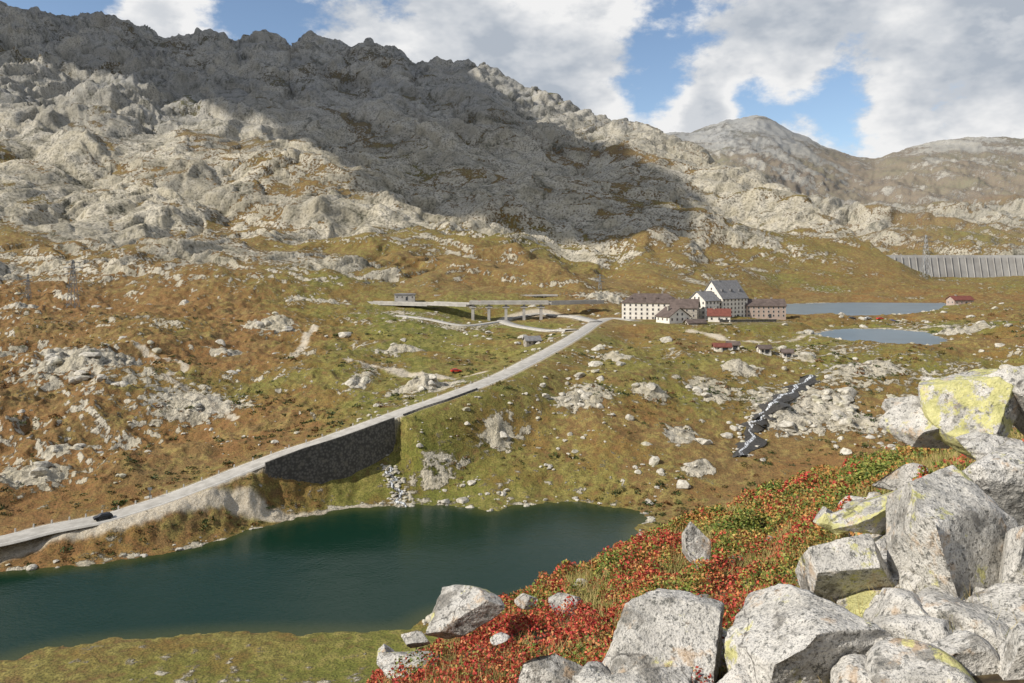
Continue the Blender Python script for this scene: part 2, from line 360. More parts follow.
# masks -----------------------------------------------------------
PM=np.stack([X+DX,Y+DY,Z+DZ],-1)
du=np.gradient(PM,axis=1); dv=np.gradient(PM,axis=0); nn_=np.cross(du,dv); nn_/=np.linalg.norm(nn_,axis=2)[:,:,None]; nz=nn_[:,:,2]
nA=fbm(X,Y,90,4,101,.6); nB=fbm(X,Y,260,3,111); nQ=fbm(al*.9,ac,70,4,107,.6)
PXg=np.repeat(PX[None,:],NR,0); PYg=HR+(CZ-Z)*F/Y
rockv=np.interp(PX,[250,420],[.25,.28])[None,:]+.19*nA+.35*(1-sstep(.60,.84,nz))*(1-nearroad)+.72*rocks
flat=sstep(.74,.92,nz)
cr=lambda b,w_:1-sstep(0,w_,(b+.55)/2.4)
st=1-sstep(0,.10,np.abs(pn(al/70,ac/17,211))); st2=1-sstep(0,.07,np.abs(pn(al2/60,ac2/30,213)))
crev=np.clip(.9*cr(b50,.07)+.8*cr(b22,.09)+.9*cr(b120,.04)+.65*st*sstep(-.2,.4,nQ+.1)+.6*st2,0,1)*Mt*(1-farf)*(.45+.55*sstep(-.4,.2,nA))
rockm=.84+.32*nQ-.28*flat-.20*cr(b50,.10)-.26*sstep(205,255,PYg)*np.interp(PX,[180,400],[.25,1])[None,:]+.10*nB
rockf=.66-.34*sstep(130,175,PYg+14*nB)+.28*nQ+.25*(1-sstep(.6,.85,nz))
rockm=rockm*(1-farf)+rockf*farf
rock=rockv*(1-Mt)+rockm*Mt
green=np.interp(PX,[0,250,420,560,800,1024],[.30,.42,.68,.62,.52,.50])[None,:]+.18*nB+.30*nA
green=green+.22*((Y>126)&(Y<165)&(lakeD<40))
green=green*(1-Mt)+(.44+.2*nB-.04*farf)*Mt
shore=(1-sstep(.2,2.2,np.abs(lakeD-.6)))*sstep(-.1,.3,pn(X/9,Y/9,77))
rock=rock+.40*shore*(Y>160)
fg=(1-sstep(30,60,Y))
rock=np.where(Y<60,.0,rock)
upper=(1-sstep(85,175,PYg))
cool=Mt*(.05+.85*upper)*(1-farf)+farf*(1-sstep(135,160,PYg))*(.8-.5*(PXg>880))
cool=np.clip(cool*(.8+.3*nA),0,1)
band=sstep(-.1,.3,pn(al/200,ac/45,221)+.4*pn(al/60,ac/12,223))*Mt
warmm=np.interp(PX,[0,300,420,900],[.8,.55,.05,.35])[None,:]*(1-Mt)*(Y>165)+.12*Mt*(1-farf)
V=PM.reshape(-1,3)
ii=(np.arange(NR-1)[:,None]*NC+np.arange(NC-1)[None,:]).ravel()
Fq=np.stack([ii,ii+1,ii+NC+1,ii+NC],1)
ter=make_mesh('terrain',V,Fq,M_ter)
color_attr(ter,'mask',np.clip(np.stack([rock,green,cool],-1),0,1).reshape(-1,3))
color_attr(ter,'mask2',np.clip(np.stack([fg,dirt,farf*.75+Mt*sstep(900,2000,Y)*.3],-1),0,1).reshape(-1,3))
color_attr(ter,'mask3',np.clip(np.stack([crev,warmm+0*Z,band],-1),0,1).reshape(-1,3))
bx_,by_=np.meshgrid(np.linspace(-400,400,60),np.linspace(-400,.99,50)); r_=np.hypot(bx_,by_-1)
bz=66.35+r_*.18+ np.minimum(r_/40,1)*6*fbm(bx_,by_,80,4,130); nb=60
jj=(np.arange(49)[:,None]*nb+np.arange(59)[None,:]).ravel()
bg=make_mesh('hillside_ground',np.stack([bx_,by_,bz],-1).reshape(-1,3),np.stack([jj,jj+1,jj+nb+1,jj+nb],1),M_ter)
color_attr(bg,'mask',np.tile([.25,.4,0.],(3000,1))); color_attr(bg,'mask2',np.zeros((3000,3))); color_attr(bg,'mask3',np.zeros((3000,3)))

def zat(x,y):
    s=x/y; c=np.clip(np.searchsorted(S_,s)-1,0,NC-2); r=np.clip(np.searchsorted(Yr_,y)-1,0,NR-2)
    fc=np.clip((s-S_[c])/(S_[c+1]-S_[c]),0,1); f2=np.clip((y-Yr_[r])/(Yr_[r+1]-Yr_[r]),0,1)
    return (Z[r,c]*(1-fc)+Z[r,c+1]*fc)*(1-f2)+(Z[r+1,c]*(1-fc)+Z[r+1,c+1]*fc)*f2
def gat(A,x,y):
    s=x/y; c=np.clip(np.searchsorted(S_,s),0,NC-1); r=np.clip(np.searchsorted(Yr_,y),0,NR-1); return A[r,c]
hit=hit0

# ------------------------------------------------------------ water
W=NT('lake_water'); a=W.attr('depth'); sp=W.n('ShaderNodeSeparateColor'); W.l(a.outputs['Color'],sp.inputs[0])
c=W.mix(sp.outputs[0],(.040,.052,.018),(.004,.024,.014)); W.l(c,W.b.inputs['Base Color'])
W.b.inputs['Roughness'].default_value=.10; W.b.inputs['IOR'].default_value=1.33; W.b.inputs['Specular IOR Level'].default_value=.2
h=W.math('ADD',W.noise(1.3,3,.6),W.math('MULTIPLY',W.noise(.12,3,.5),2)); W.l(W.bump(h,.10,.55),W.b.inputs['Normal'])
W2=simple('far_water',(.10,.15,.19),.3,.15,.05,spec=.4)
for nm_,P,zl in lake_polys:
    x0,y0=P.min(0)-6; x1,y1=P.max(0)+6; nx,ny=140,90
    gx,gy=np.meshgrid(np.linspace(x0,x1,nx),np.linspace(y0,y1,ny)); d=sdf(gx,gy,P)
    keep=(d<5).astype(bool); jj=(np.arange(ny-1)[:,None]*nx+np.arange(nx-1)[None,:]).ravel()
    kk=keep.ravel(); q=np.stack([jj,jj+1,jj+nx+1,jj+nx],1); q=q[kk[q].all(1)]
    ob=make_mesh(nm_,np.stack([gx,gy,np.full_like(gx,zl)],-1).reshape(-1,3),q,W.m if zl==0 else W2)
    dd=sstep(-1,6,-d.ravel()); color_attr(ob,'depth',np.stack([dd,dd,dd],1))

# ------------------------------------------------------------ road
m=NT('road_surface'); n=m.noise(.4,5,.6); n_=m.noise(6,3,.6)
c=m.mix(m.rng(n,.3,.7),(.34,.32,.285),(.48,.455,.41)); c=m.mix(m.rng(n_,.5,.7,0,.4),c,(.26,.245,.22)); m.l(c,m.b.inputs['Base Color']); M_road=m.m
M_paint=simple('road_paint',(.75,.74,.70),.7,.1,3)
m=NT('dry_stone_wall'); br=m.n('ShaderNodeTexVoronoi'); br.inputs['Scale'].default_value=1.3; m.l(m.pos(),br.inputs['Vector'])
c=m.mix(m.rng(br.outputs['Distance'],.2,.7),(.15,.14,.125),(.07,.066,.06)); c=m.mix(m.rng(m.noise(.5,5,.6),.5,.7,0,.6),c,(.19,.175,.14)); m.l(c,m.b.inputs['Base Color']); m.l(m.bump(br.outputs['Distance'],.2,-.8),m.b.inputs['Normal']); M_wall=m.m
def ribbon(P3,offs,dz,name,mat,parent=None):
    Tn=np.gradient(P3[:,:2],axis=0); Tn/=np.linalg.norm(Tn,axis=1)[:,None]; Nn=np.stack([-Tn[:,1],Tn[:,0]],1)
    rows=[]
    for o,z in zip(offs,dz): rows.append(np.concatenate([P3[:,:2]+Nn*o,P3[:,2:3]+z],1))
    n=len(P3); k=len(offs); V=np.stack(rows,1).reshape(-1,3)
    jj=(np.arange(n-1)[:,None]*k+np.arange(k-1)[None,:]).ravel()
    return make_mesh(name,V,np.stack([jj,jj+k,jj+k+1,jj+1],1)[:,::-1].copy(),mat,True,parent)
road=ribbon(main,[-3.8,-3.3,0,3.3,3.8],[-.4,0,.05,0,-.4],'mountain_road',M_road)
ribbon(main,[-3.05,-2.9],[.012,.014],'edge_line',M_paint,road); ribbon(main,[2.9,3.05],[.014,.012],'edge_line_far',M_paint,road)
for P3,nm_,wd in ((side_road,'side_road',3.6),(old_road,'old_road',2.4)):
    Q=P3.copy(); Q[:,2]=zat(Q[:,0],Q[:,1]); 
    for k in range(6): Q[1:-1,2]=(Q[:-2,2]+Q[2:,2]+Q[1:-1,2])/3
    Q[:,2]+=.5; ribbon(Q,[-wd-.4,-wd,0,wd,wd+.4],[-.9,0,.04,0,-.9],nm_,M_road)
sel=np.where((pxm>wall_lo)&(pxm<wall_hi+1))[0]; WP=main[sel].copy(); k=len(WP)
Tn=np.gradient(WP[:,:2],axis=0); Tn/=np.linalg.norm(Tn,axis=1)[:,None]; Nn=np.stack([-Tn[:,1],Tn[:,0]],1)
Vw=[]
for o,dz in ((-3.7,.0),(-3.7,.6),(-4.2,.6),(-5.0,-13)):
    Vw.append(np.concatenate([WP[:,:2]+Nn*o,WP[:,2:3]+dz],1))
Vw=np.stack(Vw,1).reshape(-1,3); jj=(np.arange(k-1)[:,None]*4+np.arange(3)[None,:]).ravel()
Fw=[list(x) for x in np.stack([jj,jj+1,jj+5,jj+4],1)]+[[(k-1)*4+i for i in range(4)],[3,2,1,0]]
make_mesh('retaining_wall',Vw,Fw,M_wall,False)
sel=np.where((pxm>395)&(pxm<470))[0]; WP=main[sel]
ribbon(WP,[-3.6,-3.6,-4.0,-4.1],[0,.5,.5,-3.5],'parapet_wall',M_wall)

# ------------------------------------------------------------ mesh builder
class MB:
    def __init__(s): s.v=[];s.f=[]
    def box(s,c,size,rz=0,tap=1.0):
        b=len(s.v); cx,cy,cz=c; sx,sy,sz=[q/2 for q in size]; C,S=math.cos(rz),math.sin(rz)
        for dz in (-1,1):
            k=tap if dz>0 else 1
            for dx,dy in ((-1,-1),(1,-1),(1,1),(-1,1)):
                x,y=dx*sx*k,dy*sy*k; s.v.append((cx+x*C-y*S,cy+x*S+y*C,cz+dz*sz))
        s.f+=[[b+i for i in q] for q in ((3,2,1,0),(4,5,6,7),(0,1,5,4),(1,2,6,5),(2,3,7,6),(3,0,4,7))]
    def beam(s,p,q,r):
        p=Vector(p);q=Vector(q);d=(q-p); u=d.orthogonal().normalized(); w=d.cross(u).normalized(); b=len(s.v)
        for e in (p,q):
            for a_,c_ in ((-1,-1),(1,-1),(1,1),(-1,1)): s.v.append(tuple(e+u*a_*r+w*c_*r))
        s.f+=[[b+i for i in q_] for q_ in ((3,2,1,0),(4,5,6,7),(0,1,5,4),(1,2,6,5),(2,3,7,6),(3,0,4,7))]
    def poly(s,vs,fs):
        b=len(s.v); s.v+=list(vs); s.f+=[[b+i for i in f] for f in fs]
    def make(s,name,mat,parent=None,smooth=False): return make_mesh(name,s.v,s.f,mat,smooth,parent)
M_white=simple('white_plaster',(.72,.68,.61),.9,.10,.3); M_pink=simple('pink_plaster',(.42,.33,.28),.9,.1,.3); M_stone=simple('house_stone',(.33,.30,.26),.9,.3,1.2)
M_brown=simple('brown_roof',(.12,.092,.080),.85,.25,.5); M_grey=simple('slate_roof',(.20,.195,.195),.8,.2,.8); M_red=simple('red_roof',(.17,.06,.045),.8,.2,.8)
M_glass=simple('window_glass',(.05,.055,.065),.2,.1,1,spec=.5); M_trim=simple('window_frame',(.48,.43,.38),.8,.1,1); M_conc=simple('concrete',(.40,.38,.35),.9,.15,.3)
M_steel=simple('galvanised_steel',(.22,.23,.24),.5,.1,1,metal=.6)
def house(name,px,py,Yd,w,d,h,rz,roof='gable',rh=4,wall=M_white,rm=M_brown,storeys=3,nw=6,nd=3,along='x',dormers=0,chim=1):
    p=site(px,py,Yd); e=empty(name,tuple(p),math.radians(rz))
    b=MB(); b.box((0,0,h/2-1.5),(w,d,h+3)); 
    ov=.6
    gx=(along=='x')
    if roof=='gable':
        if gx: b.poly([(-w/2,-d/2,h),(-w/2,d/2,h),(-w/2,0,h+rh),(w/2,-d/2,h),(w/2,d/2,h),(w/2,0,h+rh)],[[0,2,1],[3,4,5],[0,3,5,2],[1,2,5,4]])
        else: b.poly([(-w/2,-d/2,h),(w/2,-d/2,h),(0,-d/2,h+rh),(-w/2,d/2,h),(w/2,d/2,h),(0,d/2,h+rh)],[[0,1,2],[4,3,5],[0,2,5,3],[1,4,5,2]])
    b.make('walls',wall,e)
    r=MB()
    if roof=='gable':
        A,B=(w/2+ov,d/2+ov) if gx else (d/2+ov,w/2+ov); sl=rh/((d if gx else w)/2)
        z0=h-sl*ov; z1=h+rh; th=.35
        def q(x,y,z): return (x,y,z) if gx else (y,x,z)
        vs=[q(-A,-B,z0+.1),q(A,-B,z0+.1),q(A,0,z1+.1),q(-A,0,z1+.1),q(-A,B,z0+.1),q(A,B,z0+.1)]; vs+=[(x,y,z+th) for x,y,z in vs]
        r.poly(vs,[[0,1,2,3],[3,2,5,4],[6,9,8,7],[9,10,11,8],[0,6,7,1],[4,5,11,10],[0,3,9,6],[3,4,10,9],[1,7,8,2],[2,8,11,5]])
    else:
        A,B=w/2+ov,d/2+ov; k=max(A-B*.9,.6)
        r.poly([(-A,-B,h),(A,-B,h),(A,B,h),(-A,B,h),(-A,-B,h+.3),(A,-B,h+.3),(A,B,h+.3),(-A,B,h+.3),(-k,0,h+rh),(k,0,h+rh)],
          [[3,2,1,0],[0,1,5,4],[1,2,6,5],[2,3,7,6],[3,0,4,7],[4,5,9,8],[5,6,9],[6,7,8,9],[7,4,8]])
    for i in range(dormers):
        t_=(-.35+.7*i/max(1,dormers-1))
        for sgn in (-1,1):
            if gx: r.box((t_*w,sgn*d*.27,h+rh*.45),(1.7,2.4,1.5))
            else: r.box((sgn*w*.27,t_*d,h+rh*.45),(2.4,1.7,1.5))
    r.make('roof',rm,e)
    fr=MB();gl=MB(); sh=h/storeys
    for s_ in range(storeys):
        z=s_*sh+sh*.55
        for i in range(nw):
            x=(-.5+(i+.5)/nw)*w
            for sg in (-1,1):
                fr.box((x,sg*(d/2+.02),z),(1.25,.10,1.6)); gl.box((x,sg*(d/2+.05),z),(.85,.10,1.2))
        for i in range(nd):
            y=(-.5+(i+.5)/nd)*d
            for sg in (-1,1):
                fr.box((sg*(w/2+.02),y,z),(.10,1.25,1.6)); gl.box((sg*(w/2+.05),y,z),(.10,.85,1.2))
    if roof=='gable' and rh>3.5:
        for sg in (-1,1):
            for o,zz_ in ((-1.6,.3),(1.6,.3))+(((-3.6,.15),(3.6,.15),(0,.55)) if rh>8 else ()):
                if gx: fr.box((sg*(w/2+.02),o,h+rh*zz_),(.1,1.2,1.5)); gl.box((sg*(w/2+.05),o,h+rh*zz_),(.1,.9,1.2))
                else: fr.box((o,sg*(d/2+.02),h+rh*zz_),(1.2,.1,1.5)); gl.box((o,sg*(d/2+.05),h+rh*zz_),(.9,.1,1.2))
    gl.box((w*.1,-d/2-.08,1.1),(1.4,.12,2.2))
    fr.make('window_frames',M_trim,e); gl.make('window_panes',M_glass,e)
    if chim:
        ch=MB()
        for o in ((-.22,.0),(.2,.1))[:chim]: ch.box((o[0]*w,o[1]*d,h+rh*.95),(1,1,2.4)); ch.box((o[0]*w,o[1]*d,h+rh*.95+1.3),(1.3,1.3,.25))
        ch.make('chimneys',M_stone,e)
    return e
house('hotel',651,319.5,474,33,15,10,-14,'hip',5.6,M_white,M_brown,4,10,4,dormers=4,chim=2)
house('guest_house',673,327,440,14,12,6,26,'gable',4.6,M_white,M_brown,2,4,3,along='y')
house('stone_annex',685,323,458,15,12,9,-20,'gable',4.5,M_stone,M_brown,3,4,3)
house('hospice',724,317.5,480,22,17,12,34,'gable',10,M_white,M_grey,5,7,6,along='x',dormers=3,chim=1)
house('hospice_wing',704,319,468,12,13,11,34,'gable',5,M_white,M_grey,4,4,4,along='x')
house('museum',764,317,482,23,12,7,-6,'gable',3.6,M_pink,M_brown,3,8,3,chim=2)
house('chapel',719,322,448,12,8,3.8,-14,'gable',3.4,M_white,M_red,1,3,2)
house('storage_shed',695,328,428,10,6,2.8,12,'gable',1.6,M_stone,M_brown,1,3,2)
for px,py,w_,rm in ((722,351,7,M_red),(733,349,5,M_brown),(764,353,5,M_brown),(787,357,4,M_brown)):
    p=hit(px,py,300); house('kiosk',px,py,p[1],w_,3.5,2.0,random.uniform(-12,12),'gable',1.1,M_white,rm,1,2,1,chim=0)
house('lakeside_house',960,305,600,16,9,4,8,'gable',2.6,M_pink,M_red,1,4,2)
p=hit(532,345); house('stone_hut',532,345,p[1],7,5,2.3,15,'gable',1.6,M_stone,M_grey,1,2,1,chim=0)
b=MB(); p=site(748,330,445); b.box((p[0],p[1],p[2]+2),(33,1.2,7),math.radians(8)); b.box((p[0],p[1],p[2]+5.7),(33.4,1.5,.4),math.radians(8)); b.make('terrace_wall',M_wall)
e=empty('viaduct',(0,0,0)); b=MB(); pts=[site(370,303.5,560),site(430,305,540),(site(470,304.5,520)),site(548,302,520),site(600,304,540)]
for a_,c_ in zip(pts[:-1],pts[1:]):
    a_=Vector(a_);c_=Vector(c_); mid=(a_+c_)/2; d=(c_-a_); b.box(tuple(mid),(d.length+.5,9,1.3),math.atan2(d.y,d.x)); 
    for o in (-4.4,4.4):
        n_=Vector((-d.y,d.x,0)).normalized()*o; b.box(tuple(mid+n_+Vector((0,0,1.2))),(d.length+.5,.3,1.0),math.atan2(d.y,d.x))
b.make('deck',M_conc,e); b=MB()
for px in (473,489,506,524,541):
    p=site(px,311,520); b.box((p[0],p[1],p[2]-3),(1.8,6,14)); b.box((p[0],p[1],p[2]+2.6),(4.5,7,1.0))
b.make('piers',M_conc,e)
e=empty('avalanche_gallery',(0,0,0)); b=MB()
for i in range(15):
    p=site(440+i*8,299,580); b.box((p[0],p[1],p[2]-.5),(.9,1.2,5))
b.make('columns',M_conc,e); b=MB(); p0=site(496,295.5,580); b.box(tuple(p0+np.array([0,4,0])),(90,11,1.0)); b.box(tuple(p0+np.array([0,9,-3])),(90,.6,6)); b.make('roof_slab',M_conc,e)
house('tunnel_control_building',405,300,560,14,8,4,4,'hip',.8,M_conc,M_grey,1,4,2,chim=0)
m=NT('dam_concrete'); c=m.mix(m.rng(m.noise(.05,6,.6),.3,.7),(.26,.25,.235),(.36,.35,.33)); m.l(c,m.b.inputs['Base Color'])
e=empty('dam',(0,0,0)); b=MB(); n=30; vs=[];fs=[]
for i in range(n+1):
    px=880+i*7; y=1190+18*math.sin(i/n*math.pi); x=(px-512)*y/F; zt=CZ+10*1190/F; zbm=CZ-24*1190/F
    vs+=[(x,y,zt),(x,y-2,zt-4),(x,y-14,zbm),(x,y+6,zt),(x,y+6,zbm)]
for i in range(n):
    o=i*5; p=o+5
    fs+=[[o,p,p+1,o+1],[o+1,p+1,p+2,o+2],[o,o+3,p+3,p],[o+3,o+4,p+4,p+3]]
b.poly(vs,fs); b.make('dam_face',m.m,e); b=MB()
for i in range(0,n,1):
    px=880+i*7; y=1190+18*math.sin(i/n*math.pi); x=(px-512)*y/F; b.beam((x,y-2.6,zt-3),(x,y-14.6,zbm),.7)
b.make('buttress_ribs',m.m,e)
def pylon(px,py,Yd,H):
    p=site(px,py,Yd); e=empty('power_pylon',tuple(p)); b=MB(); bw=H*.09; r=.07+H*.002
    lv=[0,.2,.38,.54,.68,.8,.9,1.0]; wd=[bw*(1-.86*t) for t in lv]
    for i in range(7):
        z0,z1=lv[i]*H,lv[i+1]*H; a_,c_=wd[i],wd[i+1]; cs=((-1,-1),(1,-1),(1,1),(-1,1))
        for k in range(4):
            q0,q1=cs[k],cs[(k+1)%4]
            b.beam((q0[0]*a_,q0[1]*a_,z0),(q0[0]*c_,q0[1]*c_,z1),r); b.beam((q0[0]*a_,q0[1]*a_,z0),(q1[0]*c_,q1[1]*c_,z1),r*.6); b.beam((q1[0]*a_,q1[1]*a_,z0),(q0[0]*c_,q0[1]*c_,z1),r*.6)
    b.make('lattice_mast',M_steel,e); b=MB()
    for t,wv in ((.72,.17),(.84,.2),(.95,.14)):
        b.beam((-wv*H,0,t*H),(wv*H,0,t*H),r); b.beam((-wv*H,0,t*H),(0,0,t*H+H*.04),r*.6); b.beam((wv*H,0,t*H),(0,0,t*H+H*.04),r*.6)
        for sg in (-1,1): b.beam((sg*wv*H,0,t*H),(sg*wv*H,0,t*H-H*.05),r*.8)
    b.make('cross_arms',M_steel,e)
p=hit(73,307); pylon(73,308,p[1],48*p[1]/F); pylon(926,278,960,52); p=hit(28,300); pylon(28,300,p[1],26*p[1]/F); pylon(600,300,620,20)

tyre=simple('tyre',(.02,.02,.02),.8,.1,3)
def car(p,rz,colr,nm='parked_car'):
    e=empty(nm,tuple(p),rz); mt=simple('car_paint',colr,.3,.05,1,spec=.6)
    prof=[(-2.1,.35),(-2.15,.75),(-2.0,1.0),(-1.75,1.05),(-1.35,1.45),(.35,1.48),(1.05,1.02),(1.9,.85),(2.15,.65),(2.1,.35)]
    def wv(z): return .86 if z<1.03 else .86-.2*(z-1.03)/.45
    vs=[(x,-wv(z),z) for x,z in prof]+[(x,wv(z),z) for x,z in prof]; n=len(prof)
    ob=make_mesh('body',vs,[list(range(n)),list(range(2*n-1,n-1,-1))]+[[i,i+n,(i+1)%n+n,(i+1)%n] for i in range(n)],mt,False,e)
    md=ob.modifiers.new('b','BEVEL'); md.width=.06; md.segments=2
    b=MB()
    for s_ in (-1,1):
        b.poly([(-1.25,s_*.80,1.36) ,(.28,s_*.80,1.38),(.85,s_*.875,1.06),(-1.55,s_*.875,1.06)],[[0,1,2,3]])
    b.poly([(.45,-.66,1.46),(.45,.66,1.46),(1.04,.80,1.07),(1.04,-.80,1.07)],[[0,1,2,3]]); b.poly([(-1.42,-.66,1.44),(-1.42,.66,1.44),(-1.77,.78,1.1),(-1.77,-.78,1.1)],[[0,1,2,3]])
    b.make('windows',M_glass,e); b=MB()
    for x in (-1.3,1.35):
        for s_ in (-.82,.82):
            vs=[];k=14
            for o in (-.11,.11):
                for j in range(k): vs.append((x+.34*math.cos(j*2*math.pi/k),s_+o,.34+.34*math.sin(j*2*math.pi/k)))
            b.poly(vs,[list(range(k)),list(range(2*k-1,k-1,-1))]+[[j,(j+1)%k,(j+1)%k+k,j+k] for j in range(k)])
    b.make('wheels',tyre,e)
i=int(np.argmin(np.abs(pxm-102))); t=main[i+1]-main[i]; p=main[i].copy(); p[2]+=.06
n_=np.array([-t[1],t[0]])/np.hypot(t[0],t[1]); p[:2]-=n_*1.4; car(p,math.atan2(t[1],t[0])+math.pi,(.02,.022,.03),'car')
p=hit(456,373); p[2]=float(zat(p[0:1],p[1:2])[0])+.15; car(p,.3,(.55,.03,.02))
for px,py,cl in ((868,316,(.6,.6,.6)),(880,316,(.6,.05,.03)),(892,317,(.1,.12,.3)),(905,316,(.7,.7,.7)),(852,317,(.05,.05,.05))):
    y=480; x=(px-512)*y/F; car((x,y,float(zat(np.array([x]),np.array([y*1.0]))[0])+.1),random.random()*.6,cl)
for px in (480,520): 
    p=site(px,303,521.5); car((p[0],p[1],p[2]-.0),0.03,(.6,.6,.62) if px!=480 else (.4,.03,.03),'car')
b=MB()
for px in range(20,560,17):
    i=int(np.argmin(np.abs(pxm-px))); t=main[min(i+1,len(main)-1)]-main[i]; n_=np.array([-t[1],t[0]])/np.hypot(t[0],t[1])
    q=main[i,:2]+n_*3.5; b.box((q[0],q[1],main[i,2]+.4),(.35,.35,.9),0,.8)
b.make('road_marker_stones',M_conc)
b=MB(); i=int(np.argmin(np.abs(pxm-146))); q=main[i]; b.beam((q[0]-1,q[1]+4.5,q[2]-1),(q[0]-1,q[1]+4.5,q[2]+3.2),.09); b.box((q[0]-1,q[1]+4.38,q[2]+2.9),(1.1,.08,.7)); b.make('road_sign',M_steel)

# ------------------------------------------------------------ streams
m=NT('stream_water'); mpg=m.n('ShaderNodeMapping'); mpg.inputs['Scale'].default_value=(1.9,.5,.5); m.l(m.pos(),mpg.inputs[0])
n=m.noise(1.0,5,.75,mpg.outputs[0]); a=m.attr('edge'); 
nn=m.math('ADD',n,m.math('MULTIPLY',a.outputs['Fac'],.12))
c=m.mix(m.rng(nn,.545,.66),(.040,.038,.035),(.74,.76,.78)); m.l(c,m.b.inputs['Base Color']); m.b.inputs['Roughness'].default_value=.5; m.l(m.bump(n,.6,1),m.b.inputs['Normal'])
M_wet=simple('wet_rock',(.050,.046,.040),.55,.35,1.2,spec=.4)
def stream(name,pts,w,lift=.25,wet=0):
    P=cat([hit(px,py,150) for px,py in pts],14); P[:,0]+=1.1*np.sin(np.arange(len(P))*.37)+.5*np.sin(np.arange(len(P))*.9); P[:,2]=zat(P[:,0],P[:,1])+lift
    for k in range(7): P[1:-1,2]=np.maximum(P[1:-1,2],(P[:-2,2]+P[2:,2])/2)
    Tn=np.gradient(P[:,:2],axis=0); Tn/=np.linalg.norm(Tn,axis=1)[:,None]; Nn=np.stack([-Tn[:,1],Tn[:,0]],1)
    def strip(nm,w_,hz,mat):
        wv=w_*(1+.4*np.sin(np.arange(len(P))*.53))
        rows=[np.concatenate([P[:,:2]+Nn*(o*wv)[:,None],P[:,2:3]+dz+hz],1) for o,dz in ((-1,-.7),(-.35,.06),(.35,.06),(1,-.7))]
        V=np.stack(rows,1).reshape(-1,3); jj=(np.arange(len(P)-1)[:,None]*4+np.arange(3)[None,:]).ravel()
        return make_mesh(nm,V,np.stack([jj,jj+1,jj+5,jj+4],1),mat)
    ob=strip(name,w,0,m.m)
    e_=np.tile([0,1,1,0],len(P)).astype(float); color_attr(ob,'edge',np.stack([e_]*3,1))
    if wet: strip('wet_rock_bed',wet,-.12,M_wet)
    return P
wfp=stream('waterfall',[(810,378),(798,388),(782,398),(768,410),(758,422),(750,438),(744,458)],1.3,.75,3.6)
brp=stream('brook',[(388,468),(391,476),(394,486),(399,498),(403,508)],.6,.3)

# ------------------------------------------------------------ rocks
def ico(sub):
    me=bpy.data.meshes.new('t'); import bmesh
    bm=bmesh.new(); bmesh.ops.create_icosphere(bm,subdivisions=sub,radius=1); bm.to_mesh(me); bm.free()
    V=np.empty(len(me.vertices)*3,dtype=np.float32); me.vertices.foreach_get('co',V); Fi=np.array([list(p.vertices) for p in me.polygons])
    bpy.data.meshes.remove(me); return V.reshape(-1,3).astype(float),Fi
ICO={k:ico(k) for k in (1,2,4,6)}
def rockshape(sub,seed,planes=12,noise=.05,lo=.45,hi=.85):
    r=np.random.default_rng(seed); V,Fi=ICO[sub]; V=V.copy()
    for i in range(planes):
        n_=r.normal(size=3); n_/=np.linalg.norm(n_); d=r.uniform(lo,hi); e=V@n_-d; V-=np.maximum(e,0)[:,None]*n_
    mn,mx=V.min(0),V.max(0); V=(V-(mn+mx)/2)/((mx-mn)/2)
    if noise:
        nn=0
        for k,(fq,am) in enumerate(((1.8,.6),(4,.5),(9,.34),(20,.22),(44,.12))):
            if sub<4 and k>1: break
            v_=n3(V*fq+seed*3.1,seed+k); nn=nn+am*(v_ if k%2==0 else (1-2*np.abs(v_)))
        V*= (1+noise*nn)[:,None]
    return V,Fi
tem=[rockshape(2,100+i,9,.08) for i in range(8)]; tem1=[rockshape(1,200+i,6,.1) for i in range(8)]
N=28000
px=rng.uniform(-40,1064,N); yy=np.exp(rng.uniform(np.log(150),np.log(620),N)); x=(px-512)*yy/F
dens=np.clip(.06+1.1*fbm(x,yy,45,3,301)+.8*fbm(x,yy,12,2,305),0,1.3)*np.interp(px,[0,300,430,560,900],[.34,.30,.70,1.0,1.0])*np.interp(yy,[150,350,600],[1,.8,.5])
rk_=gat(rocks,x,yy); ld=gat(lakeD,x,yy); dt=gat(dirt,x,yy)
dens=dens+.45*rk_+ .7*((ld>0)&(ld<2.5)); dens=np.where((dt>.15)|(ld<-.6),0,dens)
for P in (wfp,brp): 
    dd=np.min((x[:,None]-P[None,::4,0])**2+(yy[:,None]-P[None,::4,1])**2,axis=1); dens=np.where(dd<12,0,dens)
keep=rng.random(N)<dens*.55
for q in PADS:
    c0=site(q[0],q[1],(CZ-q[2])*F/(q[1]-HR)); keep&=np.hypot(x-c0[0],yy-c0[1])>q[3]*.6
x,yy,ld=x[keep],yy[keep],ld[keep]; sz=np.exp(rng.normal(-.85,.70,len(x)))*np.interp(yy,[150,600],[.85,1.8]); sz=np.clip(sz,.2,3.6)
VV=[];FF=[];o=0
def add_inst(x,y,z,s,rndi):
    global o
    big=s>.9; V,Fi=(tem if big else tem1)[rndi%8]; an=rndi*.77; C,S=math.cos(an),math.sin(an)
    sc=np.array([1,.75+.4*((rndi*7)%10)/10,.45+.35*((rndi*3)%10)/10])*s
    P=V*sc; P=np.stack([P[:,0]*C-P[:,1]*S,P[:,0]*S+P[:,1]*C,P[:,2]],1)+np.array([x,y,z+.06*s]); VV.append(P); FF.append(Fi+o); o+=len(P)
zz=zat(x,yy)
for i in range(len(x)): add_inst(x[i],yy[i],zz[i],sz[i],int(rng.integers(1000)))
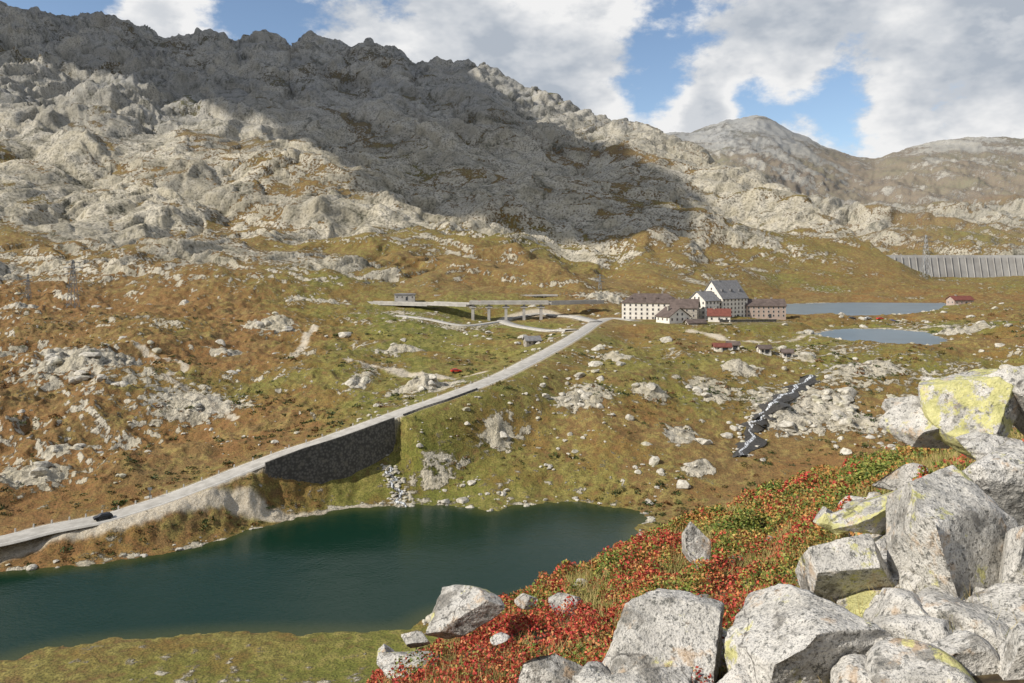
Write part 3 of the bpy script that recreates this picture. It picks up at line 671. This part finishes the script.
for px_,py_,s in [(360,383,3.4),(385,405,2.0),(80,378,4),(60,366,5),(110,384,3),(700,392,2.6),(582,402,4),(470,410,1.8),(545,465,1.6),(550,468,1.2),(500,492,1.5),(120,482,1.5),(20,480,4),(640,470,1.6),(832,408,5),(825,418,4),(850,398,4),(700,440,2.5),(900,400,3),(860,470,2.5),(735,440,2.2),(730,425,2),(820,402,2.5),(440,385,3),(425,390,2.4),(265,326,4),(280,330,3),(600,298,6),(612,300,5),(590,302,4)]:
    p=hit(px_,py_,150)
    for k in range(3): 
        qx=p[0]+random.uniform(-1,1)*s*1.3; qy=p[1]+random.uniform(-1,1)*s; add_inst(qx,qy,float(zat(np.array([qx]),np.array([qy]))[0]),s*random.uniform(.35,.8),random.randint(0,999))
for P,wd in ((wfp,2.6),(brp,1.2)):
    for k in range(90):
        j=random.randrange(len(P)); sd=random.choice((-1,1))*random.uniform(.8,2.0)*wd; qx=P[j,0]+sd; qy=P[j,1]+random.uniform(-.4,1)
        add_inst(qx,qy,float(zat(np.array([qx]),np.array([qy]))[0]),random.uniform(.3,.9),random.randint(0,999))
make_mesh('boulder_field',np.concatenate(VV),np.concatenate(FF),M_field,False)
# mid distance shrubs mass
N=22000; px=rng.uniform(-40,1064,N); yy=np.exp(rng.uniform(np.log(170),np.log(480),N)); x=(px-512)*yy/F
dens=np.clip(.1+1.1*fbm(x,yy,30,3,401),0,1); ld=gat(lakeD,x,yy); dens=np.where((ld<14)&(px<300),dens+.35,dens); keep=(rng.random(N)<dens)&(gat(dirt,x,yy)<.1)&(ld>1)
for q in PADS:
    c0=site(q[0],q[1],(CZ-q[2])*F/(q[1]-HR)); keep&=np.hypot(x-c0[0],yy-c0[1])>q[3]*.6
x,yy=x[keep],yy[keep]; z=zat(x,yy); n=len(x)
k=26; dirs=rng.normal(size=(n,k,3)); dirs[:,:,2]=np.abs(dirs[:,:,2])*.6; dirs/=np.linalg.norm(dirs,axis=2)[:,:,None]
ss=np.clip(np.exp(rng.normal(-.5,.5,n)),.3,1.8)
cen=np.stack([x,yy,z],1)[:,None,:]+dirs*ss[:,None,None]*rng.uniform(.5,1,(n,k,1))*np.array([1,1,.7]); cen=cen.reshape(-1,3); s2=np.repeat(ss,k)*.28
u=rng.normal(size=(len(cen),3)); u/=np.linalg.norm(u,axis=1)[:,None]; v=np.cross(u,rng.normal(size=u.shape)); v/=np.linalg.norm(v,axis=1)[:,None]
V=np.stack([cen-u*s2[:,None],cen+v*s2[:,None]*.6,cen+u*s2[:,None],cen-v*s2[:,None]*.6],1).reshape(-1,3)
leafm=NT('leaves'); la=leafm.attr('leafcol'); leafm.l(la.outputs['Color'],leafm.b.inputs['Base Color']); leafm.b.inputs['Roughness'].default_value=.6
ob=make_mesh('alpine_shrubs',V,np.arange(len(V)).reshape(-1,4),leafm.m,False)
pal=np.array([[.05,.07,.018],[.07,.085,.02],[.12,.10,.03],[.15,.075,.026],[.04,.055,.015]])
ci=pal[rng.integers(0,5,n)]; color_attr(ob,'leafcol',np.repeat(np.repeat(ci,k,0)*rng.uniform(.7,1.3,(n*k,1)),4,0))

# foreground boulders
fgl=[(918,424,8.2,70,50,0,1),(978,414,8.0,100,82,1,2),(1024,405,7.8,66,84,0,3),(905,410,8.6,40,30,0,4),(950,392,8.8,54,36,0,44),
 (874,508,6.6,118,50,1,5),(897,474,8.2,54,24,0,6),(950,548,5.1,138,152,0,7),(1003,484,5.7,88,76,0,8),(1028,572,4.7,70,110,0,9),(1012,520,5.9,60,64,0,10),
 (848,572,5.2,104,84,0,11),(872,617,4.9,84,40,1,12),(975,660,4.5,225,84,0,13),(812,658,4.4,166,116,0,14),(664,660,4.8,130,112,0,15),
 (558,674,5.3,84,44,0,16),(470,612,8.2,76,44,0,17),(408,664,8.4,62,20,0,18),(388,655,8.8,26,16,0,19),(416,640,8.8,30,18,0,20),(697,545,8.6,26,46,0,21),(722,655,5.2,56,48,1,22),
 (566,604,8.6,36,22,0,23),(990,607,4.75,70,44,0,24),(925,592,5.0,66,64,0,25),(900,636,4.7,80,56,0,26),(1010,655,4.3,90,70,0,27),(640,700,4.2,120,50,0,28),(525,600,9,22,14,0,29),
 (700,600,6.5,26,14,0,30),(1000,450,7.4,80,40,0,31),(760,690,4.2,90,40,0,32),(950,622,4.7,100,36,0,33),(500,640,7,20,12,0,34),(835,520,7.4,40,22,1,35),
 (1020,625,4.5,60,50,0,36),(930,685,4.1,150,50,0,37),(880,690,4.1,90,50,1,38),(585,690,4.6,60,40,0,45)]
boul=[]
for px_,py_,Yd,w_,h_,li,sd in fgl:
    p=site(px_,py_,Yd); a_=w_*Yd/F/2; c_=h_*Yd/F/2
    big=max(w_,h_)>60
    V,Fi=rockshape(6 if big else 4,sd*23+9,10+sd%4,.036,.32,.68)
    an=random.uniform(-.35,.35); tl=random.uniform(-.15,.15)
    bsc=np.array([a_,(a_*.55+c_*.45)*1.0,c_]); V=V*bsc
    C,S=math.cos(tl),math.sin(tl); V=np.stack([V[:,0]*C-V[:,2]*S,V[:,1],V[:,0]*S+V[:,2]*C],1)
    C,S=math.cos(an),math.sin(an); V=np.stack([V[:,0]*C-V[:,1]*S,V[:,0]*S+V[:,1]*C,V[:,2]],1)
    ob=make_mesh('boulder',V,Fi,M_lich if li else M_gran,True); ob.location=p; boul.append((p[0],p[1],a_,c_,p[2]))
VV=[];FF=[];o=0; tem=[rockshape(4,300+i,9,.045) for i in range(8)]; tem1=[rockshape(2,400+i,8,.06) for i in range(8)]
def add2(x,y,z,s,rndi):
    global o
    V,Fi=(tem if s>.12 else tem1)[rndi%8]; an=rndi*.77; C,S=math.cos(an),math.sin(an)
    sc=np.array([1,.75+.4*((rndi*7)%10)/10,.5+.35*((rndi*3)%10)/10])*s
    P=V*sc; P=np.stack([P[:,0]*C-P[:,1]*S,P[:,0]*S+P[:,1]*C,P[:,2]],1)+np.array([x,y,z+.12*s]); VV.append(P); FF.append(Fi+o); o+=len(P)
for i in range(420):
    px_=random.uniform(560,1060); Yd=random.uniform(3.8,9) if px_>850 else random.uniform(4,12); x_=(px_-512)*Yd/F
    if px_<850 and random.random()<.75: continue
    add2(x_,Yd,float(zat(np.array([x_]),np.array([Yd]))[0]),random.uniform(.04,.28)*(1 if px_>850 else .5),random.randint(0,999))
make_mesh('stones',np.concatenate(VV),np.concatenate(FF),M_gran,True)

# foreground blueberry heath
def leaves(name,px0,px1,y0,y1,N,fn,seed,hmax=.26,lsz=.013,red=0):
    r=np.random.default_rng(seed); px=r.uniform(px0,px1,N); yy=np.sqrt(r.uniform(y0**2,y1**2,N)); x=(px-512)*yy/F
    cl=fbm(x,yy,.6,3,501,.6); cl2=fbm(x,yy,1.9,2,505)
    m_=fn(px,yy,x)+.6*cl2+.55*cl; k=r.random(N)<np.clip(.10+m_*1.1,0,1); px,yy,x,cl,cl2=px[k],yy[k],x[k],cl[k],cl2[k]
    for bx0,by0,a_,c_,bz in boul:
        kk=((x-bx0)/(a_*.95))**2+((yy-by0)/(a_*.8))**2>1; px,yy,x,cl,cl2=px[kk],yy[kk],x[kk],cl[kk],cl2[kk]
    n=len(x); hh=np.clip(.42+1.05*cl,.05,1.3)*hmax; z=zat(x,yy)+hh*np.sqrt(r.random(n))
    cen=np.stack([x,yy,z],1); s=lsz*r.uniform(.6,1.5,n)*np.interp(yy,[4,14],[.8,1.8])
    u=r.normal(size=(n,3)); u[:,2]=u[:,2]*.6+.35; u/=np.linalg.norm(u,axis=1)[:,None]; v=np.cross(u,r.normal(size=u.shape)); v/=np.linalg.norm(v,axis=1)[:,None]
    V=np.stack([cen-u*s[:,None],cen+v*s[:,None]*.6,cen+u*s[:,None],cen-v*s[:,None]*.6],1).reshape(-1,3)
    base=red+np.interp(px,[380,520,620,720,860],[1.0,.88,.52,.22,.10])+np.interp(yy,[4,8,13,18],[.12,.05,-.12,-.28])
    redn=np.clip(base+1.0*fbm(x,yy,1.3,3,511)+ .35*fbm(x,yy,.3,2,515),0,.95)
    orr=np.clip(.32+.8*fbm(x,yy,.9,2,521),0,1)
    q=r.random(n); reds=np.array([[.46,.045,.045],[.38,.06,.035],[.52,.13,.06],[.28,.04,.03],[.46,.20,.08]])[r.integers(0,5,n)]
    grs=np.array([[.14,.20,.035],[.20,.24,.045],[.32,.29,.07],[.075,.115,.022],[.22,.22,.055]])[r.integers(0,5,n)]
    ora=np.array([[.42,.20,.06],[.36,.15,.045],[.42,.30,.09]])[r.integers(0,3,n)]
    C=np.where((q<redn)[:,None],reds,np.where((r.random(n)<orr)[:,None],ora,grs))*r.uniform(.7,1.3,(n,1))
    ob=make_mesh(name,V,np.arange(len(V)).reshape(-1,4),leafm.m,False); color_attr(ob,'leafcol',np.repeat(C,4,0)); return ob
def f1(px,yy,x): return np.interp(px,[330,400,850,900],[-.3,.5,.5,-.6])+np.interp(yy,[4,5.5],[-.3,.2])
leaves('blueberry_heath',340,900,4.2,19,600000,f1,1)
def f2(px,yy,x): return 1-((px-950)/40)**2-((yy-7.2)/.8)**2
leaves('alpenrose_bush',890,1010,6.2,8.2,80000,f2,2,.5,.016,red=.25)
def f3(px,yy,x): return np.interp(px,[860,900],[-.2,.2])-.1
leaves('heath_tufts',840,1060,8,17,90000,f3,3,.2,.018)
r=np.random.default_rng(5); N=130000; px=r.uniform(340,1040,N); yy=np.sqrt(r.uniform(16,19**2,N)); x=(px-512)*yy/F; k=fbm(x,yy,1.3,3,601)>-.05; x,yy=x[k],yy[k]; n=len(x); z=zat(x,yy)
hgt=r.uniform(.06,.22,n); lean=r.normal(size=(n,2))*.07; wd=.003*np.interp(yy,[4,14],[1,2.4]); an=r.uniform(0,3.14,n)
B0=np.stack([x-np.cos(an)*wd,yy-np.sin(an)*wd,z],1); B1=np.stack([x+np.cos(an)*wd,yy+np.sin(an)*wd,z],1); Tp=np.stack([x+lean[:,0],yy+lean[:,1],z+hgt],1)
ob=make_mesh('grass',np.stack([B0,B1,Tp],1).reshape(-1,3),np.arange(3*n).reshape(-1,3),leafm.m,False)
color_attr(ob,'leafcol',np.repeat(np.array([[.42,.34,.13],[.25,.25,.07],[.33,.24,.10]])[r.integers(0,3,n)],3,0))

# ------------------------------------------------------------ cloud whose shadow lies on the mountain
low=[(-60,60),(0,64),(60,66),(120,72),(200,94),(260,124),(310,146),(350,163),(400,200),(450,212),(520,224),(600,238),(690,241)]
up=[(690,222),(620,176),(560,142),(500,118)]
zc=1500.0
def upp(p): l_=(zc-p[2])/L.z; return (p[0]+L.x*l_,p[1]+L.y*l_)
pol=[upp(hit(a_,b_,560)) for a_,b_ in low+up]
for a_,b_ in ((440,70),(300,38),(150,25),(0,2),(-60,2)):
    p=site(a_,b_,2050); pol.append(upp(p))
pol=np.array(pol); x0,y0=pol.min(0)-60; x1,y1=pol.max(0)+60; nx=ny=220
gx,gy=np.meshgrid(np.linspace(x0,x1,nx),np.linspace(y0,y1,ny)); d=sdf(gx,gy,pol)+60*fbm(gx,gy,190,5,700,.62)
inside=d<0; th=np.sqrt(np.clip(-d,0,260))
top=zc+th*11*(1+.5*fbm(gx,gy,120,4,710)); bot=zc-th*1.5
jj=(np.arange(ny-1)[:,None]*nx+np.arange(nx-1)[None,:]).ravel(); q=np.stack([jj,jj+1,jj+nx+1,jj+nx],1); q=q[inside.ravel()[q].any(1)]
V=np.concatenate([np.stack([gx,gy,top],-1).reshape(-1,3),np.stack([gx,gy,bot-.5],-1).reshape(-1,3)])
cm=simple('cloud_white',(.85,.85,.87),1,.02,.01)
make_mesh('cloud',V,np.concatenate([q,(q+nx*ny)[:,::-1]]),cm)

# ------------------------------------------------------------ world
w=bpy.data.worlds.new('World'); scene.world=w; w.use_nodes=True; t=w.node_tree; t.nodes.clear()
class WN(NT):
    def __init__(s): s.t=t
wn=WN(); out=wn.n('ShaderNodeOutputWorld'); sky=wn.n('ShaderNodeTexSky'); sky.sky_type='NISHITA'; sky.sun_disc=False
sky.sun_elevation=math.asin(L.z); sky.sun_rotation=math.atan2(L.x,L.y); sky.altitude=1200; sky.air_density=1.0; sky.dust_density=1.2
bg1=wn.n('ShaderNodeBackground'); bg1.inputs[1].default_value=.14; wn.l(sky.outputs[0],bg1.inputs[0])
tc=wn.n('ShaderNodeTexCoord').outputs['Generated']; nrm=wn.n('ShaderNodeVectorMath'); nrm.operation='NORMALIZE'; wn.l(tc,nrm.inputs[0]); dirv=nrm.outputs[0]
mp=wn.n('ShaderNodeMapping'); mp.inputs['Scale'].default_value=(1,1,1.7); mp.inputs['Location'].default_value=(3.1,1.7,.4); wn.l(dirv,mp.inputs[0])
cn=wn.noise(5.2,8,.60,mp.outputs[0]); 
spz=wn.n('ShaderNodeSeparateXYZ'); wn.l(dirv,spz.inputs[0]); zz_=spz.outputs[2]
cov=wn.math('ADD',wn.math('MULTIPLY',wn.math('SUBTRACT',cn,.5),1.9),.68)
def blob(px,py,rad,amt):
    global cov
    dv=Vector(((px-512)/F,1,(HR-py)/F)).normalized(); v=wn.n('ShaderNodeVectorMath'); v.operation='DISTANCE'; wn.l(dirv,v.inputs[0]); v.inputs[1].default_value=dv
    cov=wn.math('ADD',cov,wn.rng(v.outputs['Value'],0,rad/F,amt,0))
for b_ in ((60,0,120,-.42),(250,5,80,-.36),(650,100,65,-.24),(745,108,58,-.26),(672,20,60,-.28),(830,110,50,-.18),(850,10,45,.1),(150,8,40,.26),(480,40,180,.14),(570,75,80,.18),(780,40,80,.24),(960,60,150,.24),(708,112,36,.48),(900,120,60,.14)): blob(*b_)
mask=wn.rng(cov,.46,.66); mask=wn.math('MULTIPLY',mask,wn.rng(zz_,.5,.8,1,.25))
mp2=wn.n('ShaderNodeMapping'); mp2.inputs['Scale'].default_value=(1,1,1.7); mp2.inputs['Location'].default_value=(3.06,1.7,.50); wn.l(dirv,mp2.inputs[0])
cn2=wn.noise(5.2,5,.58,mp2.outputs[0]); sh=wn.math('SUBTRACT',cn,cn2); 
shade=wn.math('ADD',wn.rng(sh,-.14,.12,.0,1),wn.rng(cov,.64,.98,.25,-.55),clamp=True)
cc=wn.mix(shade,(.46,.51,.58),(.93,.93,.93))
bg2=wn.n('ShaderNodeBackground'); bg2.inputs[1].default_value=.95; wn.l(cc,bg2.inputs[0])
ms=wn.n('ShaderNodeMixShader'); wn.l(mask,ms.inputs[0]); wn.l(bg1.outputs[0],ms.inputs[1]); wn.l(bg2.outputs[0],ms.inputs[2]); wn.l(ms.outputs[0],out.inputs[0])

sun=bpy.data.lights.new('sun','SUN'); sun.energy=5.0; sun.angle=math.radians(.5); sun.color=(1,.94,.84)
so=bpy.data.objects.new('sun',sun); so.rotation_euler=L.to_track_quat('Z','Y').to_euler(); scene.collection.objects.link(so)
cam=bpy.data.cameras.new('camera'); co=bpy.data.objects.new('camera',cam); scene.collection.objects.link(co); scene.camera=co
co.location=(0,0,CZ); co.rotation_euler=(math.radians(90),0,0); cam.lens=28; cam.sensor_width=36; cam.shift_y=-(341.5-HR)/1024; cam.clip_start=.1; cam.clip_end=40000
scene.view_settings.view_transform='Standard'; scene.view_settings.look='None'; scene.view_settings.exposure=0
